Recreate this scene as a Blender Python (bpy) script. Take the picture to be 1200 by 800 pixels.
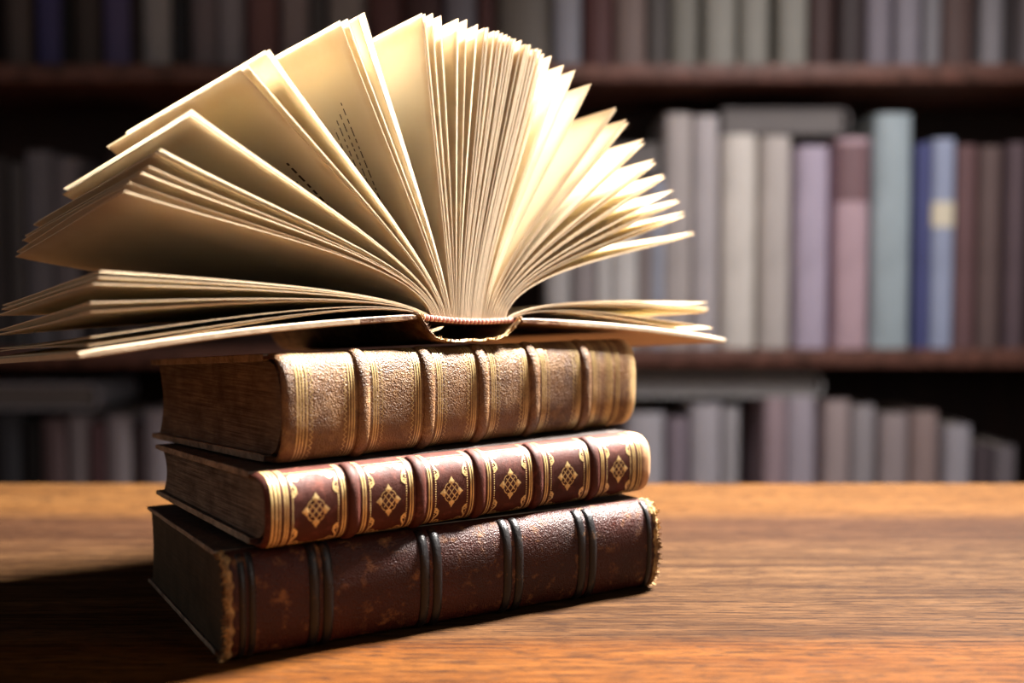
import bpy, math, random
from mathutils import Vector, Matrix, noise
R = math.radians
rnd = random.Random(7)
scene = bpy.context.scene
COL = scene.collection
for o in list(bpy.data.objects):
    bpy.data.objects.remove(o, do_unlink=True)

# ------------------------------------------------------------------ camera
cam_d = bpy.data.cameras.new('camera')
cam = bpy.data.objects.new('camera', cam_d); COL.objects.link(cam)
cam.location = (0, 0, .1735)
cam.rotation_euler = (R(90 - 2.724), 0, 0)
cam_d.sensor_width = 36.0
cam_d.lens = 36.0 * 1235.6 / 1200.0
cam_d.clip_start = .01
cam_d.dof.use_dof = True
cam_d.dof.focus_distance = .562
cam_d.dof.aperture_fstop = (cam_d.lens / 1000) / .0115
scene.camera = cam

# ------------------------------------------------------------------ view, world, lights
vs = scene.view_settings
vs.view_transform = 'Standard'; vs.look = 'None'; vs.gamma = 1.0; vs.exposure = 0.0
vs.use_curve_mapping = False
W = bpy.data.worlds.new('world'); scene.world = W; W.use_nodes = True
W.node_tree.nodes['Background'].inputs[0].default_value = (.95, .92, 1.0, 1)
W.node_tree.nodes['Background'].inputs[1].default_value = .045

def area(name, loc, target, size, power, color, spread=180):
    d = bpy.data.lights.new(name, 'AREA'); d.shape = 'SQUARE'; d.size = size
    d.energy = power; d.color = color; d.spread = R(spread)
    o = bpy.data.objects.new(name, d); COL.objects.link(o)
    o.location = loc
    o.rotation_euler = (Vector(target) - Vector(loc)).to_track_quat('-Z', 'Y').to_euler()
    return o
def spot(name, loc, target, angle, blend, power, color, radius=.1):
    d = bpy.data.lights.new(name, 'SPOT'); d.spot_size = R(angle); d.spot_blend = blend
    d.energy = power; d.color = color; d.shadow_soft_size = radius
    o = bpy.data.objects.new(name, d); COL.objects.link(o)
    o.location = loc
    o.rotation_euler = (Vector(target) - Vector(loc)).to_track_quat('-Z', 'Y').to_euler()
    return o
# low sun through a window on the right, a little behind the stack
area('window_light', (.968, 1.338, 1.635), (-.02, .62, .18), .36, 112, (1.0, .95, .89), 74)
# added soft fill from the front right, brightens the spines
area('front_fill', (1.1, -.25, .65), (0, .6, .12), .8, 4.6, (1.0, .90, .80))
# added weak fill from the left, lifts left pages and book ends
area('left_fill', (-1.3, -.1, .95), (-.05, .6, .2), 1.0, 2.2, (1.0, .94, .87))
# unseen spot added to brighten the right of the bookcase
spot('shelf_fill', (.85, .60, 1.25), (.46, 1.90, .20), 56, 1.0, 95, (1.0, .95, .95), .15)
spot('shelf_fill_left', (-.55, .95, 1.8), (-.2, 1.90, .3), 70, 1.0, 1.0, (1.0, .93, .95), .2)  # second added spot, a faint lift for the left shelves

scene.cycles.diffuse_bounces = 8; scene.cycles.max_bounces = 14

# ------------------------------------------------------------------ helpers
class MB:
    def __init__(s): s.v = []; s.f = []; s.m = []; s.uv = {}
    def add(s, verts, faces, mat=0):
        n = len(s.v); s.v += [tuple(v) for v in verts]
        for f in faces: s.f.append(tuple(n + i for i in f)); s.m.append(mat)
        return n
    def box(s, a, b, mat=0, bev=0):
        (x0, y0, z0), (x1, y1, z1) = a, b
        if bev <= 0:
            vs_ = [(x, y, z) for x in (x0, x1) for y in (y0, y1) for z in (z0, z1)]
            s.add(vs_, [(0, 1, 3, 2), (4, 6, 7, 5), (0, 4, 5, 1), (2, 3, 7, 6), (0, 2, 6, 4), (1, 5, 7, 3)], mat)
        else:
            # stacked rounded rectangles
            loops = []
            for z, i in ((z0, bev), (z0 + bev * .3, bev * .3), (z0 + bev, 0), (z1 - bev, 0), (z1 - bev * .3, bev * .3), (z1, bev)):
                L = []
                for cx, cy, a0 in ((x1 - bev, y1 - bev, 0), (x0 + bev, y1 - bev, 90), (x0 + bev, y0 + bev, 180), (x1 - bev, y0 + bev, 270)):
                    for k in range(4):
                        t = R(a0 + 30 * k); r = max(bev - i, 1e-5)
                        L.append((cx + r * math.cos(t), cy + r * math.sin(t), z))
                loops.append(L)
            s.loft(loops, True, True, mat)
    def loft(s, loops, closed=True, caps=False, mat=0):
        n = len(loops[0]); base = len(s.v)
        for L in loops: s.v += [tuple(p) for p in L]
        for i in range(len(loops) - 1):
            for j in range(n if closed else n - 1):
                k = (j + 1) % n
                s.f.append((base + i * n + j, base + i * n + k, base + (i + 1) * n + k, base + (i + 1) * n + j)); s.m.append(mat)
        if caps:
            s.f.append(tuple(base + j for j in reversed(range(n)))); s.m.append(mat)
            e = base + (len(loops) - 1) * n
            s.f.append(tuple(e + j for j in range(n))); s.m.append(mat)
        return base
    def build(s, name, mats, parent=None, smooth=40, fix=True):
        me = bpy.data.meshes.new(name); me.from_pydata(s.v, [], s.f)
        if not isinstance(mats, (list, tuple)): mats = [mats]
        for m in mats: me.materials.append(m)
        for p, m in zip(me.polygons, s.m): p.material_index = m
        if fix:
            import bmesh
            bm = bmesh.new(); bm.from_mesh(me); bmesh.ops.recalc_face_normals(bm, faces=bm.faces); bm.to_mesh(me); bm.free()
        if smooth:
            for p in me.polygons: p.use_smooth = True
            me.set_sharp_from_angle(angle=R(smooth))
        me.update()
        o = bpy.data.objects.new(name, me); COL.objects.link(o)
        if parent is not None: o.parent = parent
        return o
def tag(o, label=None, cat=None, group=None, kind=None):
    if label: o['label'] = label
    if cat: o['category'] = cat
    if group: o['group'] = group
    if kind: o['kind'] = kind
    return o
def empty(name, loc, rot=(0, 0, 0)):
    o = bpy.data.objects.new(name, None); COL.objects.link(o); o.location = loc; o.rotation_euler = rot
    o.empty_display_size = .02
    return o
def lin(c):
    return tuple(((x / 255) / 12.92 if x / 255 <= .04045 else ((x / 255 + .055) / 1.055) ** 2.4) for x in c)

# ------------------------------------------------------------------ node helpers
class NT:
    def __init__(s, name):
        s.m = bpy.data.materials.new(name); s.m.use_nodes = True
        s.t = s.m.node_tree; s.t.nodes.clear()
        s.out = s.n('ShaderNodeOutputMaterial')
    def n(s, typ, ins=None, **kw):
        nd = s.t.nodes.new(typ)
        for k, v in kw.items(): setattr(nd, k, v)
        for k, v in (ins or {}).items():
            sock = nd.inputs[k]
            if isinstance(v, bpy.types.NodeSocket): s.t.links.new(v, sock)
            else: sock.default_value = v
        return nd
    def link(s, a, b): s.t.links.new(a, b)
    def coord(s, which='Object', scale=(1, 1, 1), loc=(0, 0, 0), rot=(0, 0, 0)):
        tc = s.n('ShaderNodeTexCoord')
        mp = s.n('ShaderNodeMapping', {'Vector': tc.outputs[which], 'Scale': scale, 'Location': loc, 'Rotation': rot})
        return mp.outputs[0]
    def noise(s, vec, scale, detail=4, rough=.55, dist=0):
        return s.n('ShaderNodeTexNoise', {'Vector': vec, 'Scale': scale, 'Detail': detail, 'Roughness': rough, 'Distortion': dist}).outputs[0]
    def ramp(s, fac, stops, interp='LINEAR'):
        nd = s.n('ShaderNodeValToRGB', {'Fac': fac}); cr = nd.color_ramp; cr.interpolation = interp
        while len(cr.elements) < len(stops): cr.elements.new(.5)
        for e, (p, c) in zip(cr.elements, stops):
            e.position = p; e.color = (*c, 1) if len(c) == 3 else c
        return nd.outputs[0]
    def mix(s, fac, a, b, blend='MIX'):
        nd = s.n('ShaderNodeMix', data_type='RGBA', blend_type=blend)
        for sock, v in ((nd.inputs[0], fac), (nd.inputs[6], a), (nd.inputs[7], b)):
            if isinstance(v, bpy.types.NodeSocket): s.link(v, sock)
            else: sock.default_value = v if not isinstance(v, tuple) else ((*v, 1) if len(v) == 3 else v)
        return nd.outputs[2]
    def math(s, op, a, b=0.0, clamp=False):
        nd = s.n('ShaderNodeMath', operation=op, use_clamp=clamp)
        for sock, v in ((nd.inputs[0], a), (nd.inputs[1], b)):
            if isinstance(v, bpy.types.NodeSocket): s.link(v, sock)
            else: sock.default_value = v
        return nd.outputs[0]
    def bump(s, h, strength, dist, normal=None):
        ins = {'Height': h, 'Strength': strength, 'Distance': dist}
        if normal is not None: ins['Normal'] = normal
        return s.n('ShaderNodeBump', ins).outputs[0]
    def bsdf(s, color, rough=.5, normal=None, spec=.5, metal=0.0, **kw):
        ins = {}
        b = s.n('ShaderNodeBsdfPrincipled')
        for k, v in (('Base Color', color), ('Roughness', rough), ('Normal', normal), ('Specular IOR Level', spec), ('Metallic', metal)):
            if v is None: continue
            if isinstance(v, bpy.types.NodeSocket): s.link(v, b.inputs[k])
            else: b.inputs[k].default_value = (*v, 1) if isinstance(v, tuple) and len(v) == 3 else v
        s.link(b.outputs[0], s.out.inputs[0])
        return b
BLK = (0, 0, 0); WHT = (1, 1, 1)

def leather(name, base, dark, worn, wear=(.60, .72), grain=900, bump=.5, rough=.36, end=None, scuffs=True, spec=.4):
    t = NT(name); v = t.coord()
    n1 = t.noise(v, 28, 6, .6); n2 = t.noise(v, 120, 5, .65)
    c = t.mix(t.ramp(n1, [(.3, BLK), (.7, WHT)]), dark, base)
    c = t.mix(t.ramp(n2, [(wear[0] - .05, BLK), (wear[1], (.55, .55, .55))]), c, worn)
    if scuffs:
        w = t.noise(t.coord(scale=(1, 1, 1), rot=(.3, .5, .2)), 42, 8, .75, 1.2)
        c = t.mix(t.ramp(w, [(wear[0] + .02, BLK), (wear[1] + .03, WHT)]), c, worn)
    if end:
        x = t.n('ShaderNodeSeparateXYZ', {'Vector': t.coord()}).outputs[0]
        xx = t.math('ADD', x, t.math('MULTIPLY', t.math('SUBTRACT', n2, .5), end[3]))
        c = t.mix(t.ramp(t.math('DIVIDE', t.math('SUBTRACT', xx, end[0]), end[1]), [(0, BLK), (1, WHT)]), c, end[2])
    vo = t.n('ShaderNodeTexVoronoi', {'Vector': v, 'Scale': grain}, feature='F1').outputs[0]
    g = t.noise(v, grain * .5, 3, .6)
    h = t.math('ADD', t.math('MULTIPLY', vo, .8), g)
    nb = t.bump(h, bump, .0005)
    nb = t.bump(n2, .25, .0015, nb)
    rg = t.ramp(n2, [(.3, (rough - .06,) * 3), (.75, (rough + .22,) * 3)])
    t.bsdf(c, rg, nb, spec)
    return t.m
def simple(name, color, rough=.6, noise_amt=.25, scale=60, metal=0.0, bump=0.0):
    t = NT(name); v = t.coord()
    n = t.noise(v, scale, 5, .6)
    lo = tuple(x * (1 - noise_amt) for x in color); hi = tuple(min(1, x * (1 + noise_amt)) for x in color)
    c = t.mix(n, lo, hi)
    t.bsdf(c, rough, t.bump(n, bump, .001) if bump else None, .4, metal)
    return t.m
def page_edges(name, light, dark, rows=2600):
    t = NT(name)
    v = t.coord(scale=(14, 14, rows)); v2 = t.coord(scale=(1, 1, 1))
    n = t.math('ADD', t.math('MULTIPLY', t.noise(v, 1, 3, .6), .55), t.math('MULTIPLY', t.noise(t.coord(scale=(40, 40, 700)), 1, 4, .7), .45)); b = t.noise(v2, 70, 5, .65)
    c = t.mix(t.ramp(n, [(.38, BLK), (.62, WHT)]), dark, light)
    c = t.mix(t.ramp(b, [(.4, BLK), (.7, (.7, .7, .7))]), c, tuple(x * .6 for x in dark))
    t.bsdf(c, .75, t.bump(n, .5, .0006), .2)
    return t.m
def gold(name, c=(.86, .62, .27), rough=.33):
    t = NT(name); n = t.noise(t.coord(), 500, 4, .6); w = t.noise(t.coord(), 90, 4, .7)
    cc = t.mix(t.ramp(w, [(.35, BLK), (.62, WHT)]), tuple(x * .55 for x in c), c)
    b = t.bsdf(cc, rough, t.bump(n, .3, .0004), .35, .45)
    return t.m

M = {}
M['tan_leather'] = leather('tan leather', (.185, .085, .027), (.072, .031, .012), (.34, .19, .075), (.52, .72), 1150, .95, .48, spec=.33, end=(.2385, .0045, (.62, .42, .2), .006))
M['red_leather'] = leather('red brown leather', (.074, .018, .010), (.042, .010, .006), (.20, .06, .04), (.58, .74), 2200, .22, .54, end=(.237, .004, (.48, .27, .14), .006), spec=.2)
M['dark_leather'] = leather('dark maroon leather', (.056, .011, .006), (.024, .006, .004), (.34, .15, .05), (.60, .72), 1150, .85, .44, spec=.27)
M['tan_board'] = leather('brown board leather', (.10, .055, .03), (.045, .024, .014), (.25, .16, .09), (.56, .72), 900, .5, .5)
M['black_board'] = leather('black board leather', (.035, .022, .018), (.018, .012, .01), (.2, .14, .09), (.62, .76), 900, .5, .45)
M['edge_worn'] = leather('worn board edge', (.19, .14, .10), (.06, .04, .03), (.46, .36, .26), (.42, .62), 700, .6, .55)
M['edge_dark'] = leather('dark board edge', (.16, .11, .085), (.05, .035, .03), (.42, .32, .23), (.42, .62), 700, .5, .5)
M['dark_cord'] = leather('black cord leather', (.010, .008, .008), (.006, .005, .006), (.22, .10, .03), (.66, .74), 1600, .3, .3)
M['inner_leather'] = simple('raw leather edge', (.075, .025, .012), .7, .4, 300)
M['fray'] = leather('frayed leather', (.20, .095, .03), (.05, .02, .01), (.60, .38, .14), (.47, .66), 500, .9, .7)
M['pages_brown'] = page_edges('aged page edges', (.32, .245, .18), (.075, .052, .038))
M['pages_brown2'] = page_edges('aged speckled page edges', (.30, .235, .18), (.06, .044, .034))
M['pages_dark'] = page_edges('dark coloured page edges', (.075, .056, .036), (.052, .038, .024), 900)
M['gold'] = gold('gilt'); M['gold_dim'] = gold('worn gilt', (.66, .46, .2), .4)

# ------------------------------------------------------------------ wood
def wood(name, planks, grain=(3.2, 60, 60), rough=(.28, .5), bump=.35, spec=.3, fleck=(.16, .10, .055), pore=(.03, .012, .006)):
    t = NT(name); v0 = t.coord()
    y = t.n('ShaderNodeSeparateXYZ', {'Vector': v0}).outputs[1]
    yw = t.math('ADD', y, t.math('MULTIPLY', t.math('SUBTRACT', t.noise(t.coord(scale=(1.5, 14, 1)), 1, 3), .5), .012))
    y0, y1 = planks[0][0], planks[-1][0]
    pos = t.math('DIVIDE', t.math('SUBTRACT', yw, y0), y1 - y0)
    a = t.ramp(pos, [((p - y0) / (y1 - y0), c) for p, c, _ in planks]); b = t.ramp(pos, [((p - y0) / (y1 - y0), c) for p, _, c in planks])
    g1 = t.noise(t.coord(scale=grain), 1, 8, .68, .6)
    g2 = t.noise(t.coord(scale=(grain[0] * 6, grain[1] * 7, grain[2])), 1, 5, .7, .2)
    g3 = t.noise(t.coord(scale=(grain[0] * 14, grain[1] * 16, grain[2])), 1, 3, .7)
    c = t.mix(t.ramp(g1, [(.38, BLK), (.62, WHT)]), b, a)
    pores = t.ramp(g2, [(.36, WHT), (.52, BLK)])
    c = t.mix(t.math('MULTIPLY', pores, .85), c, pore)
    g4 = t.noise(t.coord(scale=(grain[0] * 20, grain[1] * 5.5, grain[2])), 1, 4, .75, .4)
    c = t.mix(t.math('MULTIPLY', t.ramp(g4, [(.38, WHT), (.50, BLK)]), .7), c, pore)
    fl = t.ramp(g3, [(.58, BLK), (.72, WHT)])
    c = t.mix(t.math('MULTIPLY', fl, .25), c, fleck)
    h = t.math('ADD', t.math('MULTIPLY', g2, 1.0), t.math('MULTIPLY', g3, .5))
    rg = t.ramp(g2, [(.3, (rough[1],) * 3), (.65, (rough[0],) * 3)])
    t.bsdf(c, rg, t.bump(h, bump, .0012), spec)
    return t.m
PL = [(p, tuple(x * .175 for x in a), tuple(x * .175 for x in b)) for p, a, b in [(-.12, (.56, .20, .035), (.36, .11, .018)), (.30, (.56, .20, .035), (.36, .11, .018)), (.505, (.54, .19, .035), (.36, .11, .02)),
      (.525, (.34, .15, .055), (.12, .048, .018)), (.60, (.42, .205, .08), (.14, .06, .023)), (.68, (.42, .21, .085), (.15, .065, .027)),
      (.74, (.28, .125, .055), (.14, .06, .03)), (.79, (.26, .115, .055), (.17, .07, .034)),
      (.83, (.62, .28, .085), (.44, .18, .05)), (.96, (.64, .29, .09), (.44, .18, .05))]]
M['table'] = wood('oiled plank wood', PL, rough=(.6, .8), bump=.6, spec=.03, pore=(.012, .005, .003))
M['table_leg'] = wood('oiled leg wood', [(-1, (.3, .13, .05), (.17, .065, .025)), (1, (.3, .13, .05), (.17, .065, .025))])
M['shelf'] = wood('dark shelf wood', [(-1, (.20, .085, .06), (.11, .045, .033)), (1, (.20, .085, .06), (.11, .045, .033))], (4, 40, 40), (.45, .6))
M['back'] = wood('dark back panel wood', [(-1, (.035, .016, .014), (.016, .008, .008)), (1, (.035, .016, .014), (.016, .008, .008))], (30, 40, 4), (.6, .7))
M['floor'] = wood('floor boards', [(-9, (.10, .045, .025), (.05, .022, .012)), (9, (.10, .045, .025), (.05, .022, .012))])
M['wall'] = simple('dark plaster', (.06, .045, .045), .9, .1, 8)

# ------------------------------------------------------------------ room
mb = MB(); mb.box((-3, -2.5, -.80), (3, 2.5, -.75)); tag(mb.build('floor', M['floor'], smooth=0), kind='structure')
mb = MB(); mb.box((-3, 2.4, -.75), (3, 2.5, 2.2)); tag(mb.build('wall_back', M['wall'], smooth=0), kind='structure')

# ------------------------------------------------------------------ table
tb = tag(empty('table', (0, .41, -.75)), 'brown plank wooden table that the stack of old books stands on', 'table')
mb = MB(); mb.box((-1.1, -.12, -.036), (1.1, .949, 0), 0, .004)
o = mb.build('tabletop', M['table'], tb); o.location = (0, -.41, .75)
mb = MB()
for (a, b) in (((-1.02, -.33, .62), (1.02, -.31, .713)), ((-1.02, .31, .62), (1.02, .33, .713)), ((-1.02, -.31, .62), (-1.0, .31, .713)), ((1.0, -.31, .62), (1.02, .31, .713))): mb.box(a, b)
mb.build('apron', M['table_leg'], tb, 0)
for sx in (-1, 1):
    for sy in (-1, 1):
        mb = MB(); L = []
        for z, r in ((0, .022), (.1, .026), (.45, .034), (.6, .035), (.713, .035)):
            L.append([(sx * .98 + r * c, sy * .29 + r * s_, z) for c, s_ in ((1, 1), (-1, 1), (-1, -1), (1, -1))])
        mb.loft(L, True, True); mb.build('leg', M['table_leg'], tb, 30)

# ------------------------------------------------------------------ closed antique books
class Closed:
    """x along the spine, y from spine to fore edge, z up; tapered by warp()."""
    def __init__(s, name, loc, yaw, L, Wd, zst, zfb, zft, bulge, expo, bow=0.0):
        s.L, s.W, s.T = L, Wd, zst; s.zst, s.zfb, s.zft, s.b, s.e, s.bow = zst, zfb, zft, bulge, expo, bow
        s.root = empty(name, loc, (0, 0, R(yaw)))
        # arc length table of the outer spine profile
        s.tab = []; acc = 0; prev = None
        for i in range(201):
            p = s.prof(-90 + 180 * i / 200)
            if prev: acc += math.hypot(p[0] - prev[0], p[1] - prev[1])
            s.tab.append((acc, -90 + 180 * i / 200)); prev = p
        s.A = acc
    def prof(s, deg):
        c, q = math.cos(R(deg)), math.sin(R(deg))
        return (.006 - (s.b + .006) * abs(c) ** s.e, s.T / 2 + s.T / 2 * math.copysign(abs(q) ** s.e, q))
    def warp(s, p):
        x, y, z = p; k = y / s.W; f = z / s.T
        zb = s.zfb * k; zt = s.zst + (s.zft - s.zst) * k
        w = s.bow * math.sin(math.pi * min(max(k, 0), 1))
        return (x, y, zb + (zt - zb) * f + w * f)
    def on(s, u, a, off=0.0):
        """point on the spine: u along, a arc length from the middle, off outwards"""
        t = min(max(a + s.A / 2, 0), s.A); 
        lo = min(int(t / s.A * 200), 199)
        while lo > 0 and s.tab[lo][0] > t: lo -= 1
        while lo < 199 and s.tab[lo + 1][0] < t: lo += 1
        a0, d0 = s.tab[lo]; a1, d1 = s.tab[lo + 1]
        d = d0 + (d1 - d0) * (t - a0) / max(a1 - a0, 1e-9)
        p = s.prof(d); q0 = s.prof(max(d - 1.5, -90)); q1 = s.prof(min(d + 1.5, 90))
        tx, ty = q1[0] - q0[0], q1[1] - q0[1]; l = math.hypot(tx, ty) or 1
        n = (-ty / l, tx / l)
        return s.warp((u, p[0] + n[0] * off, p[1] + n[1] * off))
    def boards(s, mat, edge, tb=.003, sq=0.0):
        for nm, z0, z1 in (('back_board', 0, tb), ('front_board', s.T - tb, s.T)):
            mb = MB(); loops = []
            n = 16; y0 = .0095
            for i in range(n + 1):
                y = y0 + (s.W - y0) * i / n
                e = .0004
                ring = [(e, y, z0), (s.L - e, y, z0), (s.L, y, z0 + e), (s.L, y, z1 - e), (s.L - e, y, z1), (e, y, z1), (0, y, z1 - e), (0, y, z0 + e)]
                if i in (0, n): ring = [(x, y, z0 + (z - z0) * .8 + .1 * tb) for x, y, z in ring]
                loops.append([s.warp((x + .0004 * noise.noise((x * 3, y * 90, z0 * 50)), yy, z)) for x, yy, z in ring])
            mb.loft(loops, True, True)
            # rim faces use the worn material
            ob = mb.build(nm, [mat, edge], s.root, 30)
            for p in ob.data.polygons:
                if abs(p.normal.x) > .5 or abs(p.normal.y) > .6: p.material_index = 1
    def pages(s, mat, tb=.003, sq=.003, concave=.006, back=.004):
        mb = MB(); n = 26; left, right = [], []
        rows = []
        for i in range(n + 1):
            f = i / n; z = tb + (s.T - 2 * tb) * f; q = 1 - (2 * f - 1) ** 2
            yb = .008 - (s.b * .75 + .003) * math.sqrt(max(q, 0)); yf = s.W - .0045 - concave * q
            row = []
            for j in range(9): row.append((yb + (yf - yb) * j / 8, z))
            rows.append(row)
        for x in (sq, s.L - sq):
            base = len(mb.v)
            for row in rows: mb.v += [s.warp((x, y, z)) for y, z in row]
            for i in range(n):
                for j in range(8):
                    a = base + i * 9 + j; mb.f.append((a, a + 1, a + 10, a + 9)); mb.m.append(0)
        N = (n + 1) * 9
        for i in range(n):
            for j in (0, 8):
                a = i * 9 + j; mb.f.append((a, a + 9, N + a + 9, N + a)); mb.m.append(0)
        for j in range(8):
            for i in (0, n):
                a = i * 9 + j; mb.f.append((a, a + 1, N + a + 1, N + a)); mb.m.append(0)
        return mb.build('page_block', mat, s.root, 40)
    def spine(s, mat, inner, th=.0022, cap=.0016):
        mb = MB(); n = 44; nu = 70; outer, inn = [], []
        us = [0, .0005, .0015, .003] + [.003 + (s.L - .006) * k / nu for k in range(1, nu)] + [s.L - .003, s.L - .0015, s.L - .0005, s.L]
        def sec(u):
            d = min(u, s.L - u); k = max(0, 1 - d / .003); shrink = cap * k * k
            L = []
            fl = [(.0135, 0), (.0105, 0)]
            for i in range(n + 1):
                L.append(s.on(u, -s.A / 2 + s.A * i / n, -shrink))
            o1 = [s.warp((u, .0093, s.T - .0012)), s.warp((u, .0075, s.T - .0012))]
            o0 = [s.warp((u, .0075, .0012)), s.warp((u, .0093, .0012))]
            outerL = [*reversed(o0)] + L + [o1[1], o1[0]]
            innerL = [s.on(u, s.A / 2 - s.A * i / n, -th) for i in range(n + 1)]
            i1 = [s.warp((u, .0093, s.T - .0029))]; i0 = [s.warp((u, .0093, .0029))]
            return outerL + i1 + innerL + i0
        loops = [sec(u) for u in us]
        ns = len(loops[0])
        mb.loft(loops, True, False)
        no = n + 1 + 4
        # close the two ends with quads between outer and inner
        for e, L in ((0, loops[0]), (1, loops[-1])):
            base = 0 if e == 0 else (len(loops) - 1) * ns
            inner_start = no
            top = no + 1 + n + 1
            for i in range(n):
                a, b = 2 + i, 3 + i
                c, d_ = no + 1 + n - i, no + n - i
                mb.f.append((base + a, base + b, base + d_, base + c)); mb.m.append(1)
            mb.f.append((base + 0, base + 1, base + 2, base + no + 1 + n, base + no + 2 + n)); mb.m.append(1)
            mb.f.append((base + 2 + n, base + 3 + n, base + 4 + n, base + no, base + no + 1)); mb.m.append(1)
        s.sp = mb.build('spine', [mat, inner], s.root, 45)
        return s.sp
    def band(s, name, u, w, h, mat, cover=.85):
        mb = MB(); loops = []; n = 40; m = 10
        for i in range(n + 1):
            a = (-.5 + i / n) * s.A * cover
            k = min(1, (1 - abs(2 * i / n - 1)) * 14 + .15)
            ring = []
            for j in range(m + 1):
                q = math.pi * j / m
                ring.append(s.on(u - w / 2 * math.cos(q), a, -.0004 + (h + .0004) * k * math.sin(q) ** .8))
            loops.append(ring)
        mb.loft(loops, False, False)
        o = mb.build(name, mat, s.sp, 60); return o
    def ribbon(s, mb, pts, w, off=.00016, closed=False, mat=0):
        """flat gilt line through (u, a) points, following the spine"""
        P = []
        q = pts + [pts[0]] if closed else pts
        for (u0, a0), (u1, a1) in zip(q, q[1:]):
            d = math.hypot(u1 - u0, a1 - a0); k = max(1, int(d / .0012))
            for i in range(k): P.append((u0 + (u1 - u0) * i / k, a0 + (a1 - a0) * i / k))
        P.append(q[-1])
        Lf, Rt = [], []
        for i, (u, a) in enumerate(P):
            p0, p1 = P[max(i - 1, 0)], P[min(i + 1, len(P) - 1)]
            tx, ty = p1[0] - p0[0], p1[1] - p0[1]; l = math.hypot(tx, ty) or 1
            nx, ny = -ty / l * w / 2, tx / l * w / 2
            Lf.append(s.on(u + nx, a + ny, off)); Rt.append(s.on(u - nx, a - ny, off))
        mb.loft([Lf, Rt], False, False, mat)
    def blob(s, mb, poly, off=.0002):
        c = (sum(p[0] for p in poly) / len(poly), sum(p[1] for p in poly) / len(poly))
        n = len(poly)
        vs_ = [s.on(c[0], c[1], off + .0001)] + [s.on(u, a, off) for u, a in poly]
        mb.add(vs_, [(0, 1 + i, 1 + (i + 1) % n) for i in range(n)])
    def fray(s, u, sgn, seed, mat, reach=.0035):
        r = random.Random(seed); mb = MB()
        n = 70; A0 = s.A * .97
        # ragged lip around the spine end
        l0, l1, l2, l3 = [], [], [], []
        for i in range(n + 1):
            a = -A0 / 2 + A0 * i / n
            e = .0012 + .0016 * abs(noise.noise((i * .35, seed, 0))) + r.uniform(0, .0007)
            l0.append(s.on(u - sgn * (.0026 + .0022 * noise.noise((i * .22, seed, 5))), a, .00025))
            l1.append(s.on(u - sgn * .0008, a, .0008 + r.uniform(-.0003, .0005)))
            l2.append(s.on(u + sgn * e * .6, a, -.0004 + r.uniform(-.0005, .0005)))
            l3.append(s.on(u + sgn * e * .2, a, -.0024))
        mb.loft([l0, l1, l2, l3], False, False)
        for k in range(170):
            a = r.uniform(-A0 / 2, A0 / 2); w = r.uniform(.0003, .0008); ln = r.uniform(.001, reach)
            o0 = r.uniform(-.0018, .0006); o1 = o0 + r.uniform(-.0012, .0012)
            da = r.uniform(-.0015, .0015)
            mb.add([s.on(u - sgn * .0012, a - w, o0), s.on(u - sgn * .0012, a + w, o0), s.on(u + sgn * ln * .6, a + da * .6 + w * .6, o1 + .0003), s.on(u + sgn * ln, a + da, o1), s.on(u + sgn * ln * .5, a + da * .5, o0 - .0006)],
                   [(0, 1, 2), (0, 2, 3), (0, 3, 4), (1, 2, 4), (2, 3, 4)])
        mb.build('frayed_edge', mat, s.sp, 30)

# --- bottom book: dark maroon, double black cords, torn caps
b0 = Closed('antique_book', (-.1366, .4857, .0003), 30.6, .253, .158, .0508, 0, .0457, .009, .72)
tag(b0.root, 'thick dark maroon leather book with paired black cords, bottom of the stack on the table', 'book')
b0.boards(M['black_board'], M['edge_dark'], .0026); b0.pages(M['pages_dark'], .0026, .0015, .004); b0.spine(M['dark_leather'], M['inner_leather'])
for u in (.0433, .0503, .1020, .1092, .1508, .1580, .1985, .2058):
    b0.band('raised_cord', u, .0052, .0013, M['dark_cord'])
for u in (.0085, .0130, .2455):
    b0.band('end_cord', u, .0034, .0010, M['dark_cord'])
b0.fray(.0012, -1, 3, M['fray'], .003); b0.fray(.2515, 1, 11, M['fray'], .0045)

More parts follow.
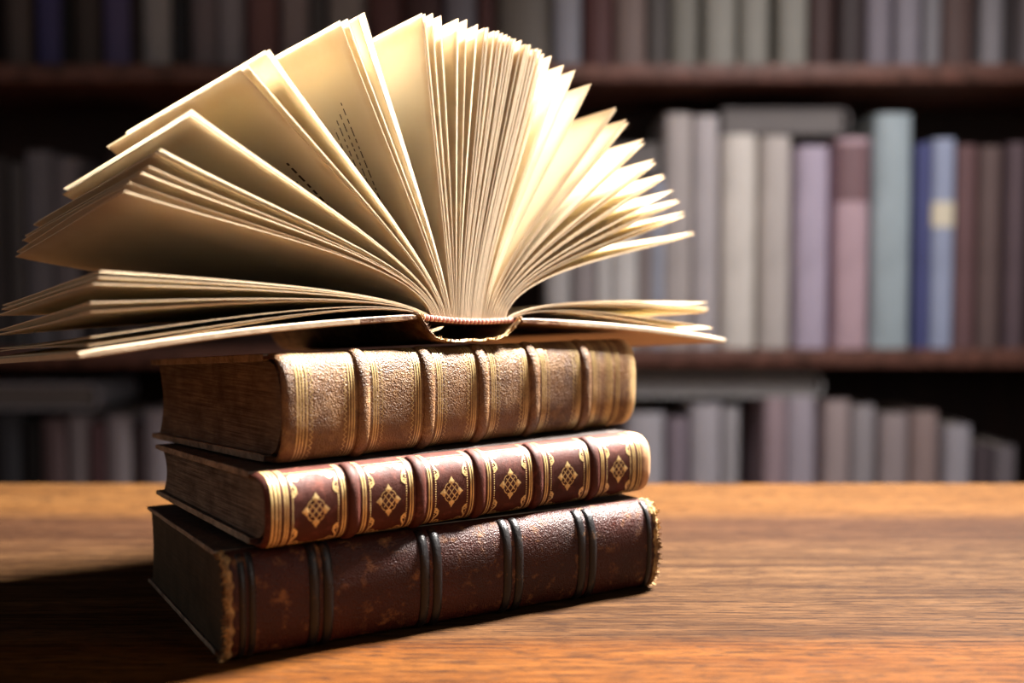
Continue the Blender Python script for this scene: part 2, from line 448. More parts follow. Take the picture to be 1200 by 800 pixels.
# --- middle book: red brown, gilt panels
b1 = Closed('antique_book', (-.1198, .4908, .0521), 36.7, .246, .1454, .0360, .0034, .0330, .011, .70, 0)
tag(b1.root, 'red-brown leather book with gilt lozenges on its spine, middle of the stack', 'book')
b1.boards(M['black_board'], M['edge_worn'], .0036); b1.pages(M['pages_brown2'], .0036, .003, .006); b1.spine(M['red_leather'], M['inner_leather'])
bands1 = (.0455, .0835, .1205, .1595, .2010)
for u in bands1: b1.band('raised_band', u, .0062, .0015, M['red_leather'])
def spiral(cu, ca, r0, turns, sx, sy, start=0):
    P = []
    n = int(24 * turns)
    for i in range(n + 1):
        t = i / n; r = r0 * (1 - .82 * t); q = start + turns * 2 * math.pi * t
        P.append((cu + sx * r * math.cos(q), ca + sy * r * math.sin(q)))
    return P
def lozenge(bk, mb, cu, ca, k=1.0):
    hu, ha = .0070 * k, .0080 * k; w = .00055 * k
    # diamond lattice
    for t in (-.36, 0, .36):
        for sg in (1, -1):
            c0 = (cu + t * hu * .72, ca + sg * t * ha * .72)
            d = .40 if t == 0 else .36
            bk.ribbon(mb, [(c0[0] - d * hu, c0[1] + sg * d * ha), (c0[0] + d * hu, c0[1] - sg * d * ha)], w)
    # four leaf finials
    for dx, dy in ((1, 0), (-1, 0), (0, 1), (0, -1)):
        def P(f, g): return (cu + (dx * f - dy * g) * hu, ca + (dy * f + dx * g) * ha)
        bk.blob(mb, [P(1.06, 0), P(.86, .13), P(.74, .27), P(.60, .25), P(.56, .08), P(.50, 0), P(.56, -.08), P(.60, -.25), P(.74, -.27), P(.86, -.13)])
    for sx in (1, -1):
        for sy in (1, -1):
            bk.ribbon(mb, [(cu + sx * .30 * hu, ca + sy * .62 * ha), (cu + sx * .50 * hu, ca + sy * .50 * ha), (cu + sx * .62 * hu, ca + sy * .30 * ha)], w)
edges1 = [(.0085, .0415)] + [(bands1[i] + .0042, bands1[i + 1] - .0040) for i in range(4)] + [(bands1[4] + .0042, .2330)]
HA = b1.A / 2
mb = MB()
for u, w in ((.0030, .0010), (.0050, .0010), (.0068, .0007)): b1.ribbon(mb, [(u, -HA * .92), (u, HA * .92)], w)
for u, w in ((.2350, .0007), (.2368, .0007)): b1.ribbon(mb, [(u, -HA * .9), (u, HA * .9)], w)
for (ua, ub) in edges1:
    top, bot = HA * .62, -HA * .66
    for u, w in ((ua + .0008, .0008), (ua + .0022, .0008), (ub - .0008, .0008), (ub - .0022, .0008)):
        b1.ribbon(mb, [(u, -HA * .88), (u, HA * .88)], w)
    for a, w in ((top + .0018, .0006), (bot - .0018, .0006)):
        b1.ribbon(mb, [(ua + .0022, a), (ub - .0022, a)], w)
    # beaded inner frame
    il, ir = ua + .0046, ub - .0046
    n = 26
    for k in range(n + 1):
        a = bot + .003 + (top - bot - .006) * k / n
        for u in (il, ir): b1.blob(mb, [(u + .00042 * math.cos(q * math.pi / 3), a + .00042 * math.sin(q * math.pi / 3)) for q in range(6)])
    for k in range(21):
        u = il + .004 + (ir - il - .008) * k / 20
        for a in (top, bot): b1.blob(mb, [(u + .00042 * math.cos(q * math.pi / 3), a + .00042 * math.sin(q * math.pi / 3)) for q in range(6)])
    # corner scrolls
    for cu, sx in ((il, 1), (ir, -1)):
        for ca, sy in ((top, -1), (bot, 1)):
            b1.ribbon(mb, spiral(cu + sx * .0026, ca + sy * .0020, .0026, 1.5, sx, sy, math.pi), .0009)
            b1.ribbon(mb, [(cu + sx * .0001, ca + sy * .0020), (cu + sx * .0004, ca + sy * .0050), (cu + sx * .0020, ca + sy * .0074), (cu + sx * .0022, ca + sy * .0096), (cu + sx * .0008, ca + sy * .0110), (cu, ca + sy * .0112)], .0010)
            b1.ribbon(mb, spiral(cu + sx * .0011, ca + sy * .0092, .0012, 1.1, sx, -sy, math.pi), .0007)
            b1.ribbon(mb, [(cu + sx * .0026, ca - sy * .0005), (cu + sx * .0050, ca + sy * .0003), (cu + sx * .0066, ca + sy * .0016), (cu + sx * .0080, ca + sy * .0004)], .0009)
    lozenge(b1, mb, (ua + ub) / 2, -.0005, 1.0 if ub - ua > .03 else .96)
g = mb.build('gilt_tooling', M['gold'], b1.sp, 0, False); g['label'] = 'gold tooled frames and lozenges'

# --- top closed book: tan, raised bands, zigzag rolls
b2 = Closed('antique_book', (-.1172, .5133, .0886), 40.23, .2476, .1535, .0548, -.0033, .0440, .0115, .66)
tag(b2.root, 'tan leather book with five raised bands, top of the closed three under the open book', 'book')
b2.boards(M['tan_board'], M['edge_worn'], .0040); b2.pages(M['pages_brown'], .004, .003, .006); b2.spine(M['tan_leather'], M['inner_leather'])
bands2 = (.0452, .0860, .1232, .1612, .2030)
for u in bands2: b2.band('raised_band', u, .0075, .0017, M['tan_leather'])
HA = b2.A / 2
def zig(bk, mb, u, amp, step, w):
    P = []; a = -HA * .93; k = 0
    while a < HA * .93:
        P.append((u + (amp if k % 2 else -amp), a)); a += step; k += 1
    bk.ribbon(mb, P, w, .00014)
mb = MB()
for u in bands2:
    for d in (-.0086, -.0070, -.0056, .0060, .0074, .0088): b2.ribbon(mb, [(u + d, -HA * .93), (u + d, HA * .93)], .00075 if abs(d) < .008 else .0005)
    zig(b2, mb, u - .0108, .0008, .0013, .0005); zig(b2, mb, u + .0112, .0007, .0011, .0004)
for u in (.0075, .0092, .0108, .0128, .2215, .2232, .2246, .2290, .2310): b2.ribbon(mb, [(u, -HA * .93), (u, HA * .93)], .0008)
zig(b2, mb, .0152, .0009, .0014, .0006); zig(b2, mb, .2195, .0009, .0014, .0005)
g = mb.build('gilt_tooling', M['gold_dim'], b2.sp, 0, False); g['label'] = 'worn gold lines and zigzag rolls'

# ------------------------------------------------------------------ open book
ob_th, ob_ti = R(38), R(4.0)
S_ = Vector((math.cos(ob_th), math.sin(ob_th), 0))
A_ = Vector((-math.sin(ob_th) * math.cos(ob_ti), math.cos(ob_th) * math.cos(ob_ti), -math.sin(ob_ti)))
N_ = S_.cross(A_)
ob = empty('open_book', (0, 0, 0))
ob.matrix_world = Matrix.Translation((-.0247, .586, .1446)) @ Matrix((S_, A_, N_)).transposed().to_4x4()
tag(ob, 'old book standing open with cream pages fanned out, on top of the stack', 'book')
LY = .18

def paper():
    t = NT('aged paper')
    uv = t.n('ShaderNodeUVMap', uv_map='UVMap').outputs[0]
    sx = t.n('ShaderNodeSeparateXYZ', {'Vector': uv})
    r, y = sx.outputs[0], sx.outputs[1]
    v = t.coord()
    n1 = t.noise(v, 45, 5, .6); n2 = t.noise(v, 160, 4, .7)
    rr = t.math('ADD', r, t.math('MULTIPLY', t.math('SUBTRACT', n1, .5), .06))
    yy = t.math('ADD', y, t.math('MULTIPLY', t.math('SUBTRACT', n1, .5), .06))
    e = t.math('MAXIMUM', t.ramp(rr, [(.93, BLK), (1.0, WHT)]), t.ramp(yy, [(.0, WHT), (.035, BLK)]))
    oi = t.n('ShaderNodeObjectInfo')
    base = t.mix(oi.outputs['Random'], (.87, .82, .71), (.90, .86, .77))
    base = t.mix(t.math('MULTIPLY', n1, .35), base, (.76, .66, .46))
    base = t.mix(t.math('MULTIPLY', e, .55), base, (.50, .31, .13))
    base = t.mix(t.ramp(n2, [(.68, BLK), (.80, (.5, .5, .5))]), base, (.45, .26, .10))
    tr = t.mix(.6, base, (.98, .94, .82), 'MIX')
    nb = t.bump(n2, .08, .001)
    d = t.n('ShaderNodeBsdfDiffuse', {'Color': base, 'Normal': nb})
    q = t.n('ShaderNodeBsdfTranslucent', {'Color': tr})
    mx = t.n('ShaderNodeMixShader', {0: .64, 1: d.outputs[0], 2: q.outputs[0]})
    t.link(mx.outputs[0], t.out.inputs[0])
    return t.m
M['paper'] = paper()
M['paper_edge'] = simple('toned paper edge', (.60, .47, .32), .85, .35, 500)
M['ink'] = simple('faded ink', (.06, .045, .03), .8, .2)
M['cover_paper'] = simple('parchment cover', (.60, .42, .26), .6, .22, 90, bump=.2)
M['cover_edge'] = simple('parchment board edge', (.50, .38, .25), .6, .25, 140, bump=.3)
M['cover_leather'] = leather('brown spine leather', (.19, .085, .04), (.09, .04, .02), (.5, .34, .18), (.5, .66), 800, .5, .45)
M['thread_red'] = simple('red thread', (.42, .12, .10), .7, .3, 400)
M['thread_white'] = simple('cream thread', (.70, .50, .38), .7, .3, 400)

def bez(p0, p1, p2, p3, t):
    a = 1 - t
    return tuple(a ** 3 * p0[i] + 3 * a * a * t * p1[i] + 3 * a * t * t * p2[i] + t ** 3 * p3[i] for i in (0, 1))
RT = [(-6, .2100), (0, .2000), (16, .1970), (25, .1895), (33, .1850), (47, .1790), (60, .1740), (70, .1690), (85, .1675), (100, .1690), (115, .1715), (130, .1750), (147, .1820), (157, .1880), (162, .1950), (173, .1990), (177, .2020), (186, .2050)]
def rad(a):
    for (a0, r0), (a1, r1) in zip(RT, RT[1:]):
        if a <= a1: return r0 + (r1 - r0) * (a - a0) / (a1 - a0)
    return RT[-1][1]
def curve(ang, f, i):
    """near-plane section of a leaf: f = place of its root across the spine (0 left .. 1 right)"""
    ra = -.029 + .061 * f; rb = .0158 - .0026 * f - .0015 * math.sin(math.pi * f)
    tip = (rad(ang) * math.cos(R(ang)), .014 + rad(ang) * math.sin(R(ang)))
    d = (tip[0] - ra, tip[1] - rb); l = math.hypot(*d); d = (d[0] / l, d[1] / l)
    up = .75 if 12 < ang < 168 else .35
    i0 = (d[0] * (1 - up), d[1] * (1 - up) + up); m = math.hypot(*i0); i0 = (i0[0] / m, i0[1] / m)
    k1 = .030 if 12 < ang < 168 else .026
    p1 = (ra + i0[0] * k1, rb + i0[1] * k1)
    sag = .006 * math.cos(R(ang))
    p2 = (ra + d[0] * l * .62 , rb + d[1] * l * .62 + abs(sag) * .8)
    return [(ra, rb), p1, p2, tip]
SHEETS = [  # tip angle, thickness in mm, extra length
 (183.2, .5), (182.3, .4), (181.5, .5), (178.1, .7), (177.2, .6), (175.0, .6), (174.0, .7), (173.1, .6),
 (161.8, .4), (160.6, .4), (158.6, .4), (157.4, .4), (155.2, .5), (154.2, .4), (147.6, .5), (146.7, .5),
 (136.0, .4), (134.9, .4), (130.9, .5), (129.5, .4), (115.2, .35), (113.4, .4), (111.0, .4), (109.4, .4),
 (97.2, .35), (96.3, .4), (94.3, .5), (92.6, .4), (88.9, .35), (86.6, .3), (84.4, .3),
 (82.5, .35), (81.7, .5), (80.6, .4), (78.9, .4), (78.0, .5), (77.1, .4), (76.3, .5), (75.5, .4), (74.8, .4),
 (73.2, .35), (72.3, .5), (71.6, .5), (70.9, .5), (70.2, .5), (69.5, .5), (68.8, .5), (68.1, .5), (67.3, .4), (65.4, .4),
 (61.8, .5), (59.4, .4), (54.9, .5), (47.1, .5), (46.3, .4), (43.4, .5), (42.8, .4), (37.8, .5), (37.2, .4), (33.0, .6), (32.4, .4),
 (29.2, .6), (28.6, .4), (25.4, .6), (23.2, .5), (22.7, .4), (20.4, .6), (19.8, .4), (16.3, .7), (15.6, .6),
 (2.2, .6), (1.5, .7), (.8, .7), (.1, .7), (-2.9, .3), (-4.3, .3)]
NT_, NY_ = 18, 7
sheet_objs = {}
for i, (ang, th) in enumerate(SHEETS):
    f = i / (len(SHEETS) - 1)
    ln = 1 + rnd.uniform(-.006, .006)
    # the far end of the leaning leaves sags a little lower
    if ang > 100: tw = 4.6 * min(1, (ang - 100) / 45) * (1 if ang < 165 else .25 if ang < 179 else 0)
    elif ang < 70: tw = -1.6 * min(1, (70 - ang) / 40) * (1 if ang > 8 else 0)
    else: tw = 0
    tw += rnd.uniform(-.3, .3)
    wob = rnd.uniform(-.0012, .0012); ph = rnd.uniform(0, 6.28)
    grid = []
    for jy in range(NY_ + 1):
        y = jy / NY_
        C = curve(ang + tw * y, f, i)
        row = []
        for jt in range(NT_ + 1):
            t = jt / NT_
            a, b = bez(*C, t)
            row.append([a, b, y * LY])
        # length wobble and ripples
        for jt, p in enumerate(row):
            t = jt / NT_
            w = wob * math.sin(ph + 3 * y + 2.5 * t) * t
            d = Vector((C[3][0] - C[0][0], C[3][1] - C[0][1])).normalized()
            p[0] += -d.y * w + d.x * .17 * (ln - 1) * t; p[1] += d.x * w + d.y * .17 * (ln - 1) * t
            p[2] += .0004 * math.sin(ph * 3 + i) * t
        grid.append(row)
    if 66.5 < ang < 83: th *= 1.9
    mbv = []; top, bot = [], []
    for jy in range(NY_ + 1):
        for jt in range(NT_ + 1):
            p = grid[jy][jt]; q0 = grid[jy][max(jt - 1, 0)]; q1 = grid[jy][min(jt + 1, NT_)]
            d = Vector((q1[0] - q0[0], q1[1] - q0[1])).normalized(); n = Vector((-d.y, d.x))
            h = th / 2000 * (.55 + .45 * jt / NT_)
            e = .00025 * noise.noise((jt * .9, jy * 1.7, i * 3.1)) if jt == NT_ else 0
            top.append((p[0] + n.x * h + d.x * e, p[2], p[1] + n.y * h + d.y * e)); bot.append((p[0] - n.x * h + d.x * e, p[2], p[1] - n.y * h + d.y * e))
    nv = len(top); faces = []; nt1 = NT_ + 1
    for jy in range(NY_):
        for jt in range(NT_):
            a = jy * nt1 + jt
            faces.append((a, a + nt1, a + nt1 + 1, a + 1)); faces.append((nv + a, nv + a + 1, nv + a + nt1 + 1, nv + a + nt1))
    for jt in range(NT_):
        a = jt; faces.append((a, a + 1, nv + a + 1, nv + a)); a = NY_ * nt1 + jt; faces.append((a, nv + a, nv + a + 1, a + 1))
    for jy in range(NY_):
        a = jy * nt1; faces.append((a, nv + a, nv + a + nt1, a + nt1)); a = jy * nt1 + NT_; faces.append((a, a + nt1, nv + a + nt1, nv + a))
    mb = MB(); mb.add(top + bot, faces)
    o = mb.build('page', [M['paper'], M['paper_edge']], ob, 50)
    for p in o.data.polygons[2 * NT_ * NY_:]: p.material_index = 1
    uvl = o.data.uv_layers.new(name='UVMap')
    for lp in o.data.loops:
        k = lp.vertex_index % nv; uvl.data[lp.index].uv = ((k % nt1) / NT_, (k // nt1) / NY_)
    sheet_objs[ang] = (o, grid, th)
# a few lines of faded print on the visible faces
def print_lines(ang, lines, seed, label=None):
    o, grid, th = sheet_objs[ang]; r = random.Random(seed); mb = MB()
    def at(t, y, off):
        jt = min(int(t * NT_), NT_ - 1); jy = min(int(y * NY_), NY_ - 1); ft = t * NT_ - jt; fy = y * NY_ - jy
        def P(a, b): return Vector(grid[b][a])
        p = (P(jt, jy) * (1 - ft) + P(jt + 1, jy) * ft) * (1 - fy) + (P(jt, jy + 1) * (1 - ft) + P(jt + 1, jy + 1) * ft) * fy
        d = P(jt + 1, jy) - P(jt, jy); d = Vector((d.x, d.y)).normalized()
        n = Vector((-d.y, d.x)) * (th / 2000 + .00012)
        return (p.x + n.x, p.z, p.y + n.y)
    for (y, t0, t1, hgt) in lines:
        t = t0
        while t < t1:
            w = r.uniform(.008, .028)
            mb.add([at(t, y, 0), at(min(t + w, t1), y, 0), at(min(t + w, t1), y + hgt, 0), at(t, y + hgt, 0)], [(0, 1, 2, 3)])
            t += w + r.uniform(.006, .011)
    mb.build('printed_text', M['ink'], o, 0, False)
print_lines(115.2, [(.150 + .030 * k, .30, .80 - .02 * k, .0055) for k in range(6)], 5)
print_lines(136.0, [(.16, .50, .72, .012), (.20, .46, .66, .012)], 6)

# covers
def cover(sgn, hinge, tip, nm):
    """board from the joint to its fore edge, running the length of the book"""
    d = Vector((tip[0] - hinge[0], tip[1] - hinge[1])); l = d.length; d /= l; n = Vector((-d.y, d.x)) * (1 if sgn > 0 else -1)
    th = .0034; n0 = 20
    y0, y1 = -.003, LY + .003
    mb = MB(); loops = []
    for i in range(n0 + 1):
        s = l * i / n0
        w = .0022 * math.sin(math.pi * i / n0)
        k = 1 if 0 < i < n0 else .75
        c = Vector(hinge) + d * s + n * w
        e = .0006
        ring = []
        for (yy, hh) in ((y0, th / 2 - e), (y0 + e, th / 2), (y1 - e, th / 2), (y1, th / 2 - e), (y1, -th / 2 + e), (y1 - e, -th / 2), (y0 + e, -th / 2), (y0, -th / 2 + e)):
            p = c + n * hh * k; ring.append((p.x, yy, p.y))
        loops.append(ring)
    mb.loft(loops, True, True)
    o = mb.build(nm, [M['cover_paper'], M['cover_edge'], M['cover_leather']], ob, 35)
    for p in o.data.polygons:
        s = (Vector((p.center.x, p.center.z)) - Vector(hinge)).dot(d)
        if s < l * .20: p.material_index = 2
        elif abs(p.normal.y) > .5 or s > l - .0004: p.material_index = 1
    return o
cover(-1, (-.0345, .0150), (-.2085, .0010), 'front_cover')
cover(1, (.0370, .0118), (.2125, -.0048), 'back_cover')
# hollow spine strip under the fan, with a torn yellowed edge
SP = [(-.0355, .0172), (-.0330, .0150), (-.0295, .0085), (-.0245, .0032), (-.0170, .0010), (-.006, .0004), (.006, .0004), (.017, .0010), (.0250, .0030), (.0310, .0070), (.0350, .0112), (.0375, .0138)]
mb = MB(); loops = []
ny = 14
fine = []
for (p, q) in zip(SP, SP[1:]):
    for k in range(4): fine.append((p[0] + (q[0] - p[0]) * k / 4, p[1] + (q[1] - p[1]) * k / 4))
fine.append(SP[-1])
def offs(L, h):
    out = []
    for i, p in enumerate(L):
        a, b = L[max(i - 1, 0)], L[min(i + 1, len(L) - 1)]
        d = Vector((b[0] - a[0], b[1] - a[1])).normalized(); out.append((p[0] - d.y * h, p[1] + d.x * h))
    return out
inn = offs(fine, .0012)
for j in range(ny + 1):
    y = -.003 + (LY + .006) * j / ny
    jag = [.0012 * noise.noise((k * .8, 3, 0)) + .0005 * noise.noise((k * 3.1, 9, 0)) if j == 0 else 0 for k in range(len(fine))]
    loops.append([(p[0], y + g_, p[1]) for p, g_ in zip(fine, jag)] + [(p[0], y + g_, p[1]) for p, g_ in zip(reversed(inn), reversed(jag))])
mb.loft(loops, True, False)
nf = len(fine)
for e in (0, ny):
    b = e * 2 * nf
    for k in range(nf - 1): mb.f.append((b + k, b + k + 1, b + 2 * nf - 2 - k, b + 2 * nf - 1 - k)); mb.m.append(0)
sp = mb.build('spine', M['cover_leather'], ob, 40)
mb = MB(); r = random.Random(4)
lo = offs(fine, -.0003); hi = offs(fine, .0016)
L0, L1, L2 = [], [], []
for k in range(2, nf - 1):
    y = -.0036 + .0012 * noise.noise((k * .8, 3, 0)) - r.uniform(0, .0006)
    m = ((lo[k][0] + hi[k][0]) / 2, (lo[k][1] + hi[k][1]) / 2)
    L0.append((lo[k][0], y + .0018 + r.uniform(0, .001), lo[k][1])); L1.append((m[0], y - .0004, m[1] + r.uniform(-.0004, .0004)))
    L2.append((hi[k][0], y + .001, hi[k][1] + r.uniform(-.0002, .0006)))
mb.loft([L0, L1, L2, [(a, b + .003, c - .0008) for a, b, c in L2]], False, False)
for k in range(90):
    q = r.randrange(3, nf - 3); c = (inn[q][0] + r.uniform(-.001, .001), inn[q][1]); y = -.0035; w = .0004
    dx, dz, dy = r.uniform(-.002, .002), r.uniform(.0002, .0016), r.uniform(-.0014, .0004)
    mb.add([(c[0] - w, y, c[1] - .0006), (c[0] + w, y, c[1] - .0006), (c[0] + dx, y + dy, c[1] + dz), (c[0], y + .001, c[1])], [(0, 1, 2), (1, 3, 2), (3, 0, 2), (0, 3, 1)])
# the curled scrap of leather at the left of the hollow
mb.add([(-.0285, -.0035, .0075), (-.0270, -.0035, .0062), (-.0205, -.0042, .0080), (-.0185, -.0045, .0098), (-.0215, -.0030, .0094), (-.0275, -.001, .0076)], [(0, 1, 2, 5), (5, 2, 3, 4), (0, 5, 4, 3, 2, 1)])
mb.build('frayed_edge', M['fray'], sp, 30)
# glued back of the text block, and the sewn headband along its edge
mb = MB(); loops = []
def rootpt(f): return (-.029 + .061 * f, .0158 - .0026 * f - .0015 * math.sin(math.pi * f))
top_ = [(rootpt(k / 20)[0], rootpt(k / 20)[1] + .0010) for k in range(21)]; bot_ = [(a, b - .0026) for a, b in top_]
for y in (.0008, LY - .0008):
    loops.append([(a, y, b) for a, b in top_] + [(a, y, b) for a, b in reversed(bot_)])
mb.loft(loops, True, True); mb.build('text_block_back', M['inner_leather'], ob, 40)
mbr, mbw = MB(), MB(); nb_ = 46
for k in range(nb_):
    f = (k + .5) / nb_; a, b = rootpt(f)
    for zz in (0,):
        L = []
        for s_ in range(7):
            ph = math.pi * s_ / 6 ; rr = .0014 * math.sin(ph) + .00005
            L.append([(a + .001 * (-math.cos(ph)) * .8, -.0002 + rr * math.cos(q * math.pi / 4), b - .0008 + 1.25 * rr * math.sin(q * math.pi / 4)) for q in range(8)])
        (mbr if k % 2 else mbw).loft(L, True, True)
n_ = len(mbr.v)
mbr.v += mbw.v; mbr.f += [tuple(n_ + i for i in f_) for f_ in mbw.f]; mbr.m += [1] * len(mbw.f)
h = mbr.build('headband', [M['thread_red'], M['thread_white']], ob, 50); h['label'] = 'red and cream sewn headband'

# ------------------------------------------------------------------ bookcase
D = 1.90; K = D / 1235.6
def bx(px): return (px - 600) * K
def bz(py): return .1735 + (341.2 - py) * K
SH = [bz(81), bz(408)]; GAP = SH[0] - SH[1]
SH = [SH[0] + GAP] + SH + [SH[1] - GAP, SH[1] - 1.95 * GAP]
bc = tag(empty('bookcase', (0, D + .14, -.75)), 'dark wooden bookcase full of old books behind the table', 'bookcase')
def bcpart(name, a, b, mat, bev=.002):
    mb = MB(); mb.box(a, b, 0, bev); o = mb.build(name, mat, bc, 30); o.location = (0, -(D + .14), .75); return o
for z in SH: bcpart('shelf_board', (-1.25, D - .025, z - .032), (1.25, D + .30, z - .0005), M['shelf'])
bcpart('back_panel', (-1.25, D + .30, -.75), (1.25, D + .315, SH[0] + .3), M['back'], 0)
for x in (-1.28, 1.25): bcpart('side_panel', (x, D - .03, -.75), (x + .03, D + .315, SH[0] + .3), M['shelf'])
bcpart('cornice', (-1.3, D - .05, SH[0] + .3), (1.3, D + .32, SH[0] + .33), M['shelf'])

# --- books on the shelves: (left px, right px, top py, colour, words)
TOP = [(10, 37, -60, (92, 76, 70), 'taupe'), (44, 75, -72, (62, 54, 120), 'indigo'), (77, 87, -50, (24, 20, 22), 'black'), (89, 119, -66, (72, 58, 52), 'umber brown'), (124, 156, -70, (82, 68, 122), 'violet'),
 (158, 168, -55, (50, 34, 30), 'thin dark brown'), (170, 204, -74, (150, 145, 145), 'silver grey'), (206, 223, -48, (34, 32, 38), 'slate black'), (226, 257, -60, (120, 104, 108), 'mauve grey'), (259, 286, -62, (140, 132, 140), 'ash grey'),
 (291, 326, -70, (124, 76, 74), 'brick red'), (330, 362, -55, (140, 122, 122), 'pinkish grey'), (364, 383, -64, (80, 74, 74), 'charcoal grey'), (386, 428, -70, (140, 128, 124), 'warm grey'),
 (431, 471, -66, (98, 52, 50), 'dark red'), (475, 518, -58, (80, 46, 44), 'oxblood'), (521, 558, -70, (118, 112, 124), 'lavender grey'), (561, 578, -52, (92, 44, 40), 'thin crimson'), (581, 645, -68, (112, 102, 92), 'broad khaki'),
 (648, 680, -60, (140, 138, 150), 'pale lilac'), (683, 717, -66, (92, 46, 44), 'wine red'), (719, 756, -60, (124, 100, 92), 'rosy brown'), (758, 782, -52, (84, 76, 72), 'dim grey'), (785, 817, -70, (124, 120, 108), 'sage grey'),
 (824, 862, -70, (142, 138, 126), 'stone grey'), (866, 900, -70, (138, 134, 122), 'putty grey'), (909, 944, -70, (136, 132, 120), 'linen grey'), (947, 975, -60, (70, 42, 38), 'chestnut'), (978, 1010, -66, (56, 40, 40), 'dark chocolate'),
 (1012, 1041, -62, (122, 112, 124), 'heather grey'), (1045, 1075, -62, (128, 120, 132), 'lilac grey'), (1078, 1098, -58, (124, 120, 126), 'pewter grey'), (1100, 1136, -64, (92, 64, 58), 'cocoa brown'), (1145, 1171, -60, (138, 132, 138), 'light grey'), (1173, 1186, -50, (58, 46, 48), 'thin black-brown'), (1189, 1215, -62, (120, 108, 112), 'dusty grey')]
MID = [(-12, 8, 185, (70, 64, 66), 'smoky grey'), (11, 27, 192, (92, 88, 90), 'slim grey'), (29, 61, 178, (118, 114, 124), 'bluish grey'), (63, 92, 186, (124, 116, 124), 'greyish lilac'), (96, 122, 200, (62, 54, 56), 'dark grey'), (125, 158, 180, (80, 62, 60), 'dark brown'), (640, 668, 190, (176, 170, 168), 'off-white'), (672, 698, 175, (150, 138, 138), 'pale mauve'),
 (700, 716, 215, (200, 195, 192), 'narrow white'), (718, 748, 205, (205, 200, 196), 'chalk white'), (750, 763, 215, (152, 136, 134), 'narrow fawn'), (765, 777, 210, (164, 170, 190), 'powder blue'),
 (779, 811, 134, (180, 168, 164), 'tall taupe'), (812, 841, 137, (186, 176, 178), 'tall pale mauve'), (848, 887, 158, (222, 212, 200), 'cream white'), (892, 927, 160, (196, 184, 176), 'oatmeal'),
 (933, 971, 172, (184, 166, 192), 'lilac'), (980, 1019, 162, (196, 156, 168), 'pink'), (1024, 1069, 134, (158, 178, 186), 'tall steel blue'), (1075, 1092, 168, (66, 74, 140), 'navy blue'), (1093, 1119, 163, (150, 164, 200), 'light blue'),
 (1122, 1146, 170, (118, 78, 80), 'plum'), (1148, 1173, 172, (112, 86, 82), 'russet'), (1180, 1202, 168, (104, 80, 88), 'aubergine')]
BOT = [(-14, 19, 486, (56, 58, 66), 'blue-black'), (22, 40, 496, (22, 20, 22), 'black'), (43, 72, 492, (104, 80, 84), 'maroon grey'), (74, 100, 488, (140, 128, 134), 'greyish pink'), (101, 117, 496, (92, 56, 62), 'burgundy'), (119, 149, 488, (150, 138, 146), 'lilac grey'), (151, 161, 498, (64, 46, 50), 'slim dark plum'), (163, 200, 482, (166, 156, 168), 'pale grey'),
 (735, 781, 485, (184, 178, 186), 'silver grey'), (784, 808, 490, (142, 124, 138), 'dusky lilac'), (811, 847, 474, (182, 174, 182), 'light grey'), (850, 869, 478, (170, 164, 168), 'slim grey'), (899, 925, 466, (172, 142, 150), 'old pink'), (926, 960, 466, (176, 162, 176), 'wide lilac'),
 (970, 1001, 470, (178, 154, 152), 'beige pink'), (1003, 1030, 476, (164, 154, 158), 'ash grey'), (1037, 1071, 486, (170, 150, 150), 'dusty rose'), (1075, 1106, 484, (168, 138, 132), 'sand brown'), (1115, 1146, 500, (178, 170, 180), 'frosty grey'), (1149, 1170, 522, (92, 76, 82), 'dark mauve'), (1172, 1196, 524, (132, 120, 126), 'short grey')]
mats_b = {}
def cloth(c, gain):
    key = (c, round(gain, 2))
    if key not in mats_b:
        g_ = sum(lin(c)) / 3; l = tuple(min(.8, (g_ + (x - g_) * .7) * gain) for x in lin(c))
        t = NT('book cloth'); n = t.noise(t.coord(scale=(1, 1, .35)), 26, 5, .65)
        cc = t.mix(t.ramp(n, [(.3, BLK), (.7, WHT)]), tuple(x * .82 for x in l), tuple(min(1, x * 1.1) for x in l))
        t.bsdf(cc, .6, None, .3); mats_b[key] = t.m
    return mats_b[key]
M['bg_pages'] = simple('old page edges', (.42, .36, .30), .85, .2, 50)
M['bg_pages_grey'] = simple('dusty page edges', (.17, .155, .15), .85, .2, 50)
M['bg_label'] = simple('paper spine label', (.75, .68, .52), .7, .15, 60)
M['bg_red'] = simple('red spine label', (.20, .115, .125), .6, .2, 60)
def shelf_book(x0, x1, z0, hgt, mat, dep, yf):
    w = x1 - x0; hw = w / 2; c = (x0 + x1) / 2; t = min(.003, w * .12)
    mb = MB()
    def outline(ins):
        P = []; r = hw - ins
        for k in range(9):
            q = math.pi + math.pi * k / 8
            P.append((r * math.cos(q), hw * .45 * math.sin(q) * (r / hw) + hw * .45))
        return [(-r, dep)] + P + [(r, dep)]
    o_, i_ = outline(0), outline(t); n = len(o_)
    lo = [(x, y, 0) for x, y in o_]; hi = [(x, y, hgt) for x, y in o_]; li = [(x, y + (t if 0 < k < n - 1 else 0), 0) for k, (x, y) in enumerate(i_)]; hi2 = [(x, y, hgt) for x, y, _ in li]
    mid = [(x, y, hgt * .5) for x, y in o_]
    base = mb.loft([li, lo, mid, hi, hi2, li], False, False)
    o = mb.build('book', mat, None, 40); o.location = (c, yf, z0)
    mb = MB(); mb.box((-hw + t, hw * .35 + .004, .004), (hw - t, dep - .004, hgt - .005)); mb.build('page_block', M['bg_pages'], o, 0)
    return o
used = set()
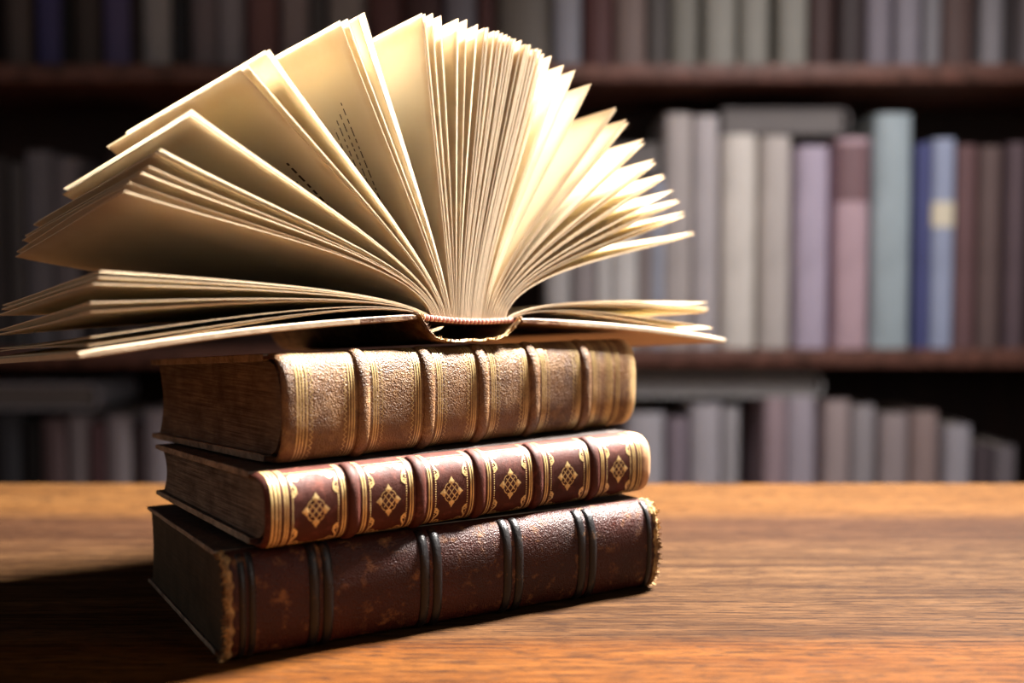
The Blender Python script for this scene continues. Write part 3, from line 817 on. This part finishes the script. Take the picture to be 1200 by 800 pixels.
def put_row(rows, z0, where, gainf, grp):
    prev = None
    for k, (a, b, top, c, words) in enumerate(rows):
        h_ = bz(top) - z0; xa, xb = bx(a), bx(b)
        o = shelf_book(xa, xb, z0, h_, cloth(c, gainf((a + b) / 2)), rnd.uniform(.19, .235), D + rnd.uniform(0, .012))
        lab = f'{words} book standing upright on the {where}'
        if lab in used: lab = f'{words} book beside the {prev} one on the {where}'
        used.add(lab); prev = words
        tag(o, lab, 'book', grp)
        yield words, o, xb - xa, h_
def label_on(o, w, z0, z1, mat):
    hw = w / 2; mb = MB(); A, B = [], []
    for k in range(9):
        q = math.pi + math.pi * k / 8; x, y = (hw + .0006) * math.cos(q), hw * .45 * math.sin(q) * 1.03 + hw * .45 - .0004
        A.append((x, y, z0)); B.append((x, y, z1))
    mb.loft([A, B], False, False); l_ = mb.build('spine_label', mat, o, 40, False)
for wd, o, w, h_ in put_row(TOP, SH[1], 'top shelf in view', lambda x: .95, 'books on the top shelf in view'): pass
for wd, o, w, h_ in put_row(MID, SH[2], 'middle shelf', lambda x: 1.0, 'books on the middle shelf'):
    if wd == 'light blue': label_on(o, w, h_ * .58, h_ * .70, M['bg_label'])
    if wd == 'pink': label_on(o, w, h_ * .70, h_ * .97, M['bg_red'])
for wd, o, w, h_ in put_row(BOT, SH[3], 'lowest shelf in view', lambda x: 1.0, 'books on the lowest shelf in view'): pass
# volumes lying flat on top of the rows
def flat_book(x0, x1, z0, th, dep, yf, mat, lab, round_right=True, droop=0.0):
    root = empty('flat_book', ((x0 + x1) / 2, yf, z0)); tag(root, lab, 'book', 'volumes lying flat on the rows')
    hw = (x1 - x0) / 2; n = 24
    def z_at(x):
        k = max(0, ((x if round_right else -x) / hw - .1) / .9); return -droop * k * k
    for nm, a, b in (('back_cover', 0, .0035), ('front_cover', th - .0035, th)):
        mb = MB(); loops = []
        for i in range(n + 1):
            x = -hw + 2 * hw * i / n; e = z_at(x)
            loops.append([(x, 0, a + e), (x, dep, a + e), (x, dep, b + e), (x, 0, b + e)])
        mb.loft(loops, True, True); mb.build(nm, mat, root, 30)
    mb = MB(); loops = []
    for i in range(n + 1):
        x = -hw + .004 + (2 * hw - .008) * i / n; e = z_at(x)
        loops.append([(x, .004, .0035 + e), (x, dep - .004, .0035 + e), (x, dep - .004, th - .0035 + e), (x, .004, th - .0035 + e)])
    mb.loft(loops, True, True); mb.build('page_block', M['bg_pages_grey'], root, 30)
    mb = MB(); loops = []
    for y in (0, dep):
        s = 1 if round_right else -1; e = z_at(s * hw)
        L = [(s * (hw - .004 + .014 * math.cos(R(q))), y, e + th / 2 + th / 2 * math.sin(R(q))) for q in range(-90, 91, 15)]
        L += [(s * (hw - .004 + .010 * math.cos(R(q))), y, e + th / 2 + (th / 2 - .0035) * math.sin(R(q))) for q in range(90, -91, -15)]
        loops.append(L)
    mb.loft(loops, True, True); mb.build('spine', mat, root, 40)
grey = cloth((112, 104, 104), 1.0); grey2 = cloth((176, 172, 170), 1.0); grey3 = cloth((176, 176, 192), 1.0)
flat_book(bx(846), bx(990), bz(157), .045, .2, D + .015, grey, 'grey folio lying flat on the cream white and oatmeal books')
flat_book(bx(701), bx(776), bz(203), .053, .2, D + .015, cloth((120, 112, 110), 1.0), 'dim grey volume lying flat beside the tall taupe book')
flat_book(bx(740), bx(962), bz(466), .043, .2, D + .01, grey2, 'long pale grey folio lying under the middle shelf board on the right')
flat_book(bx(-20), bx(105), bz(481), .047, .2, D + .01, grey3, 'bluish grey folio lying flat over the lowest row at far left', True, .0)
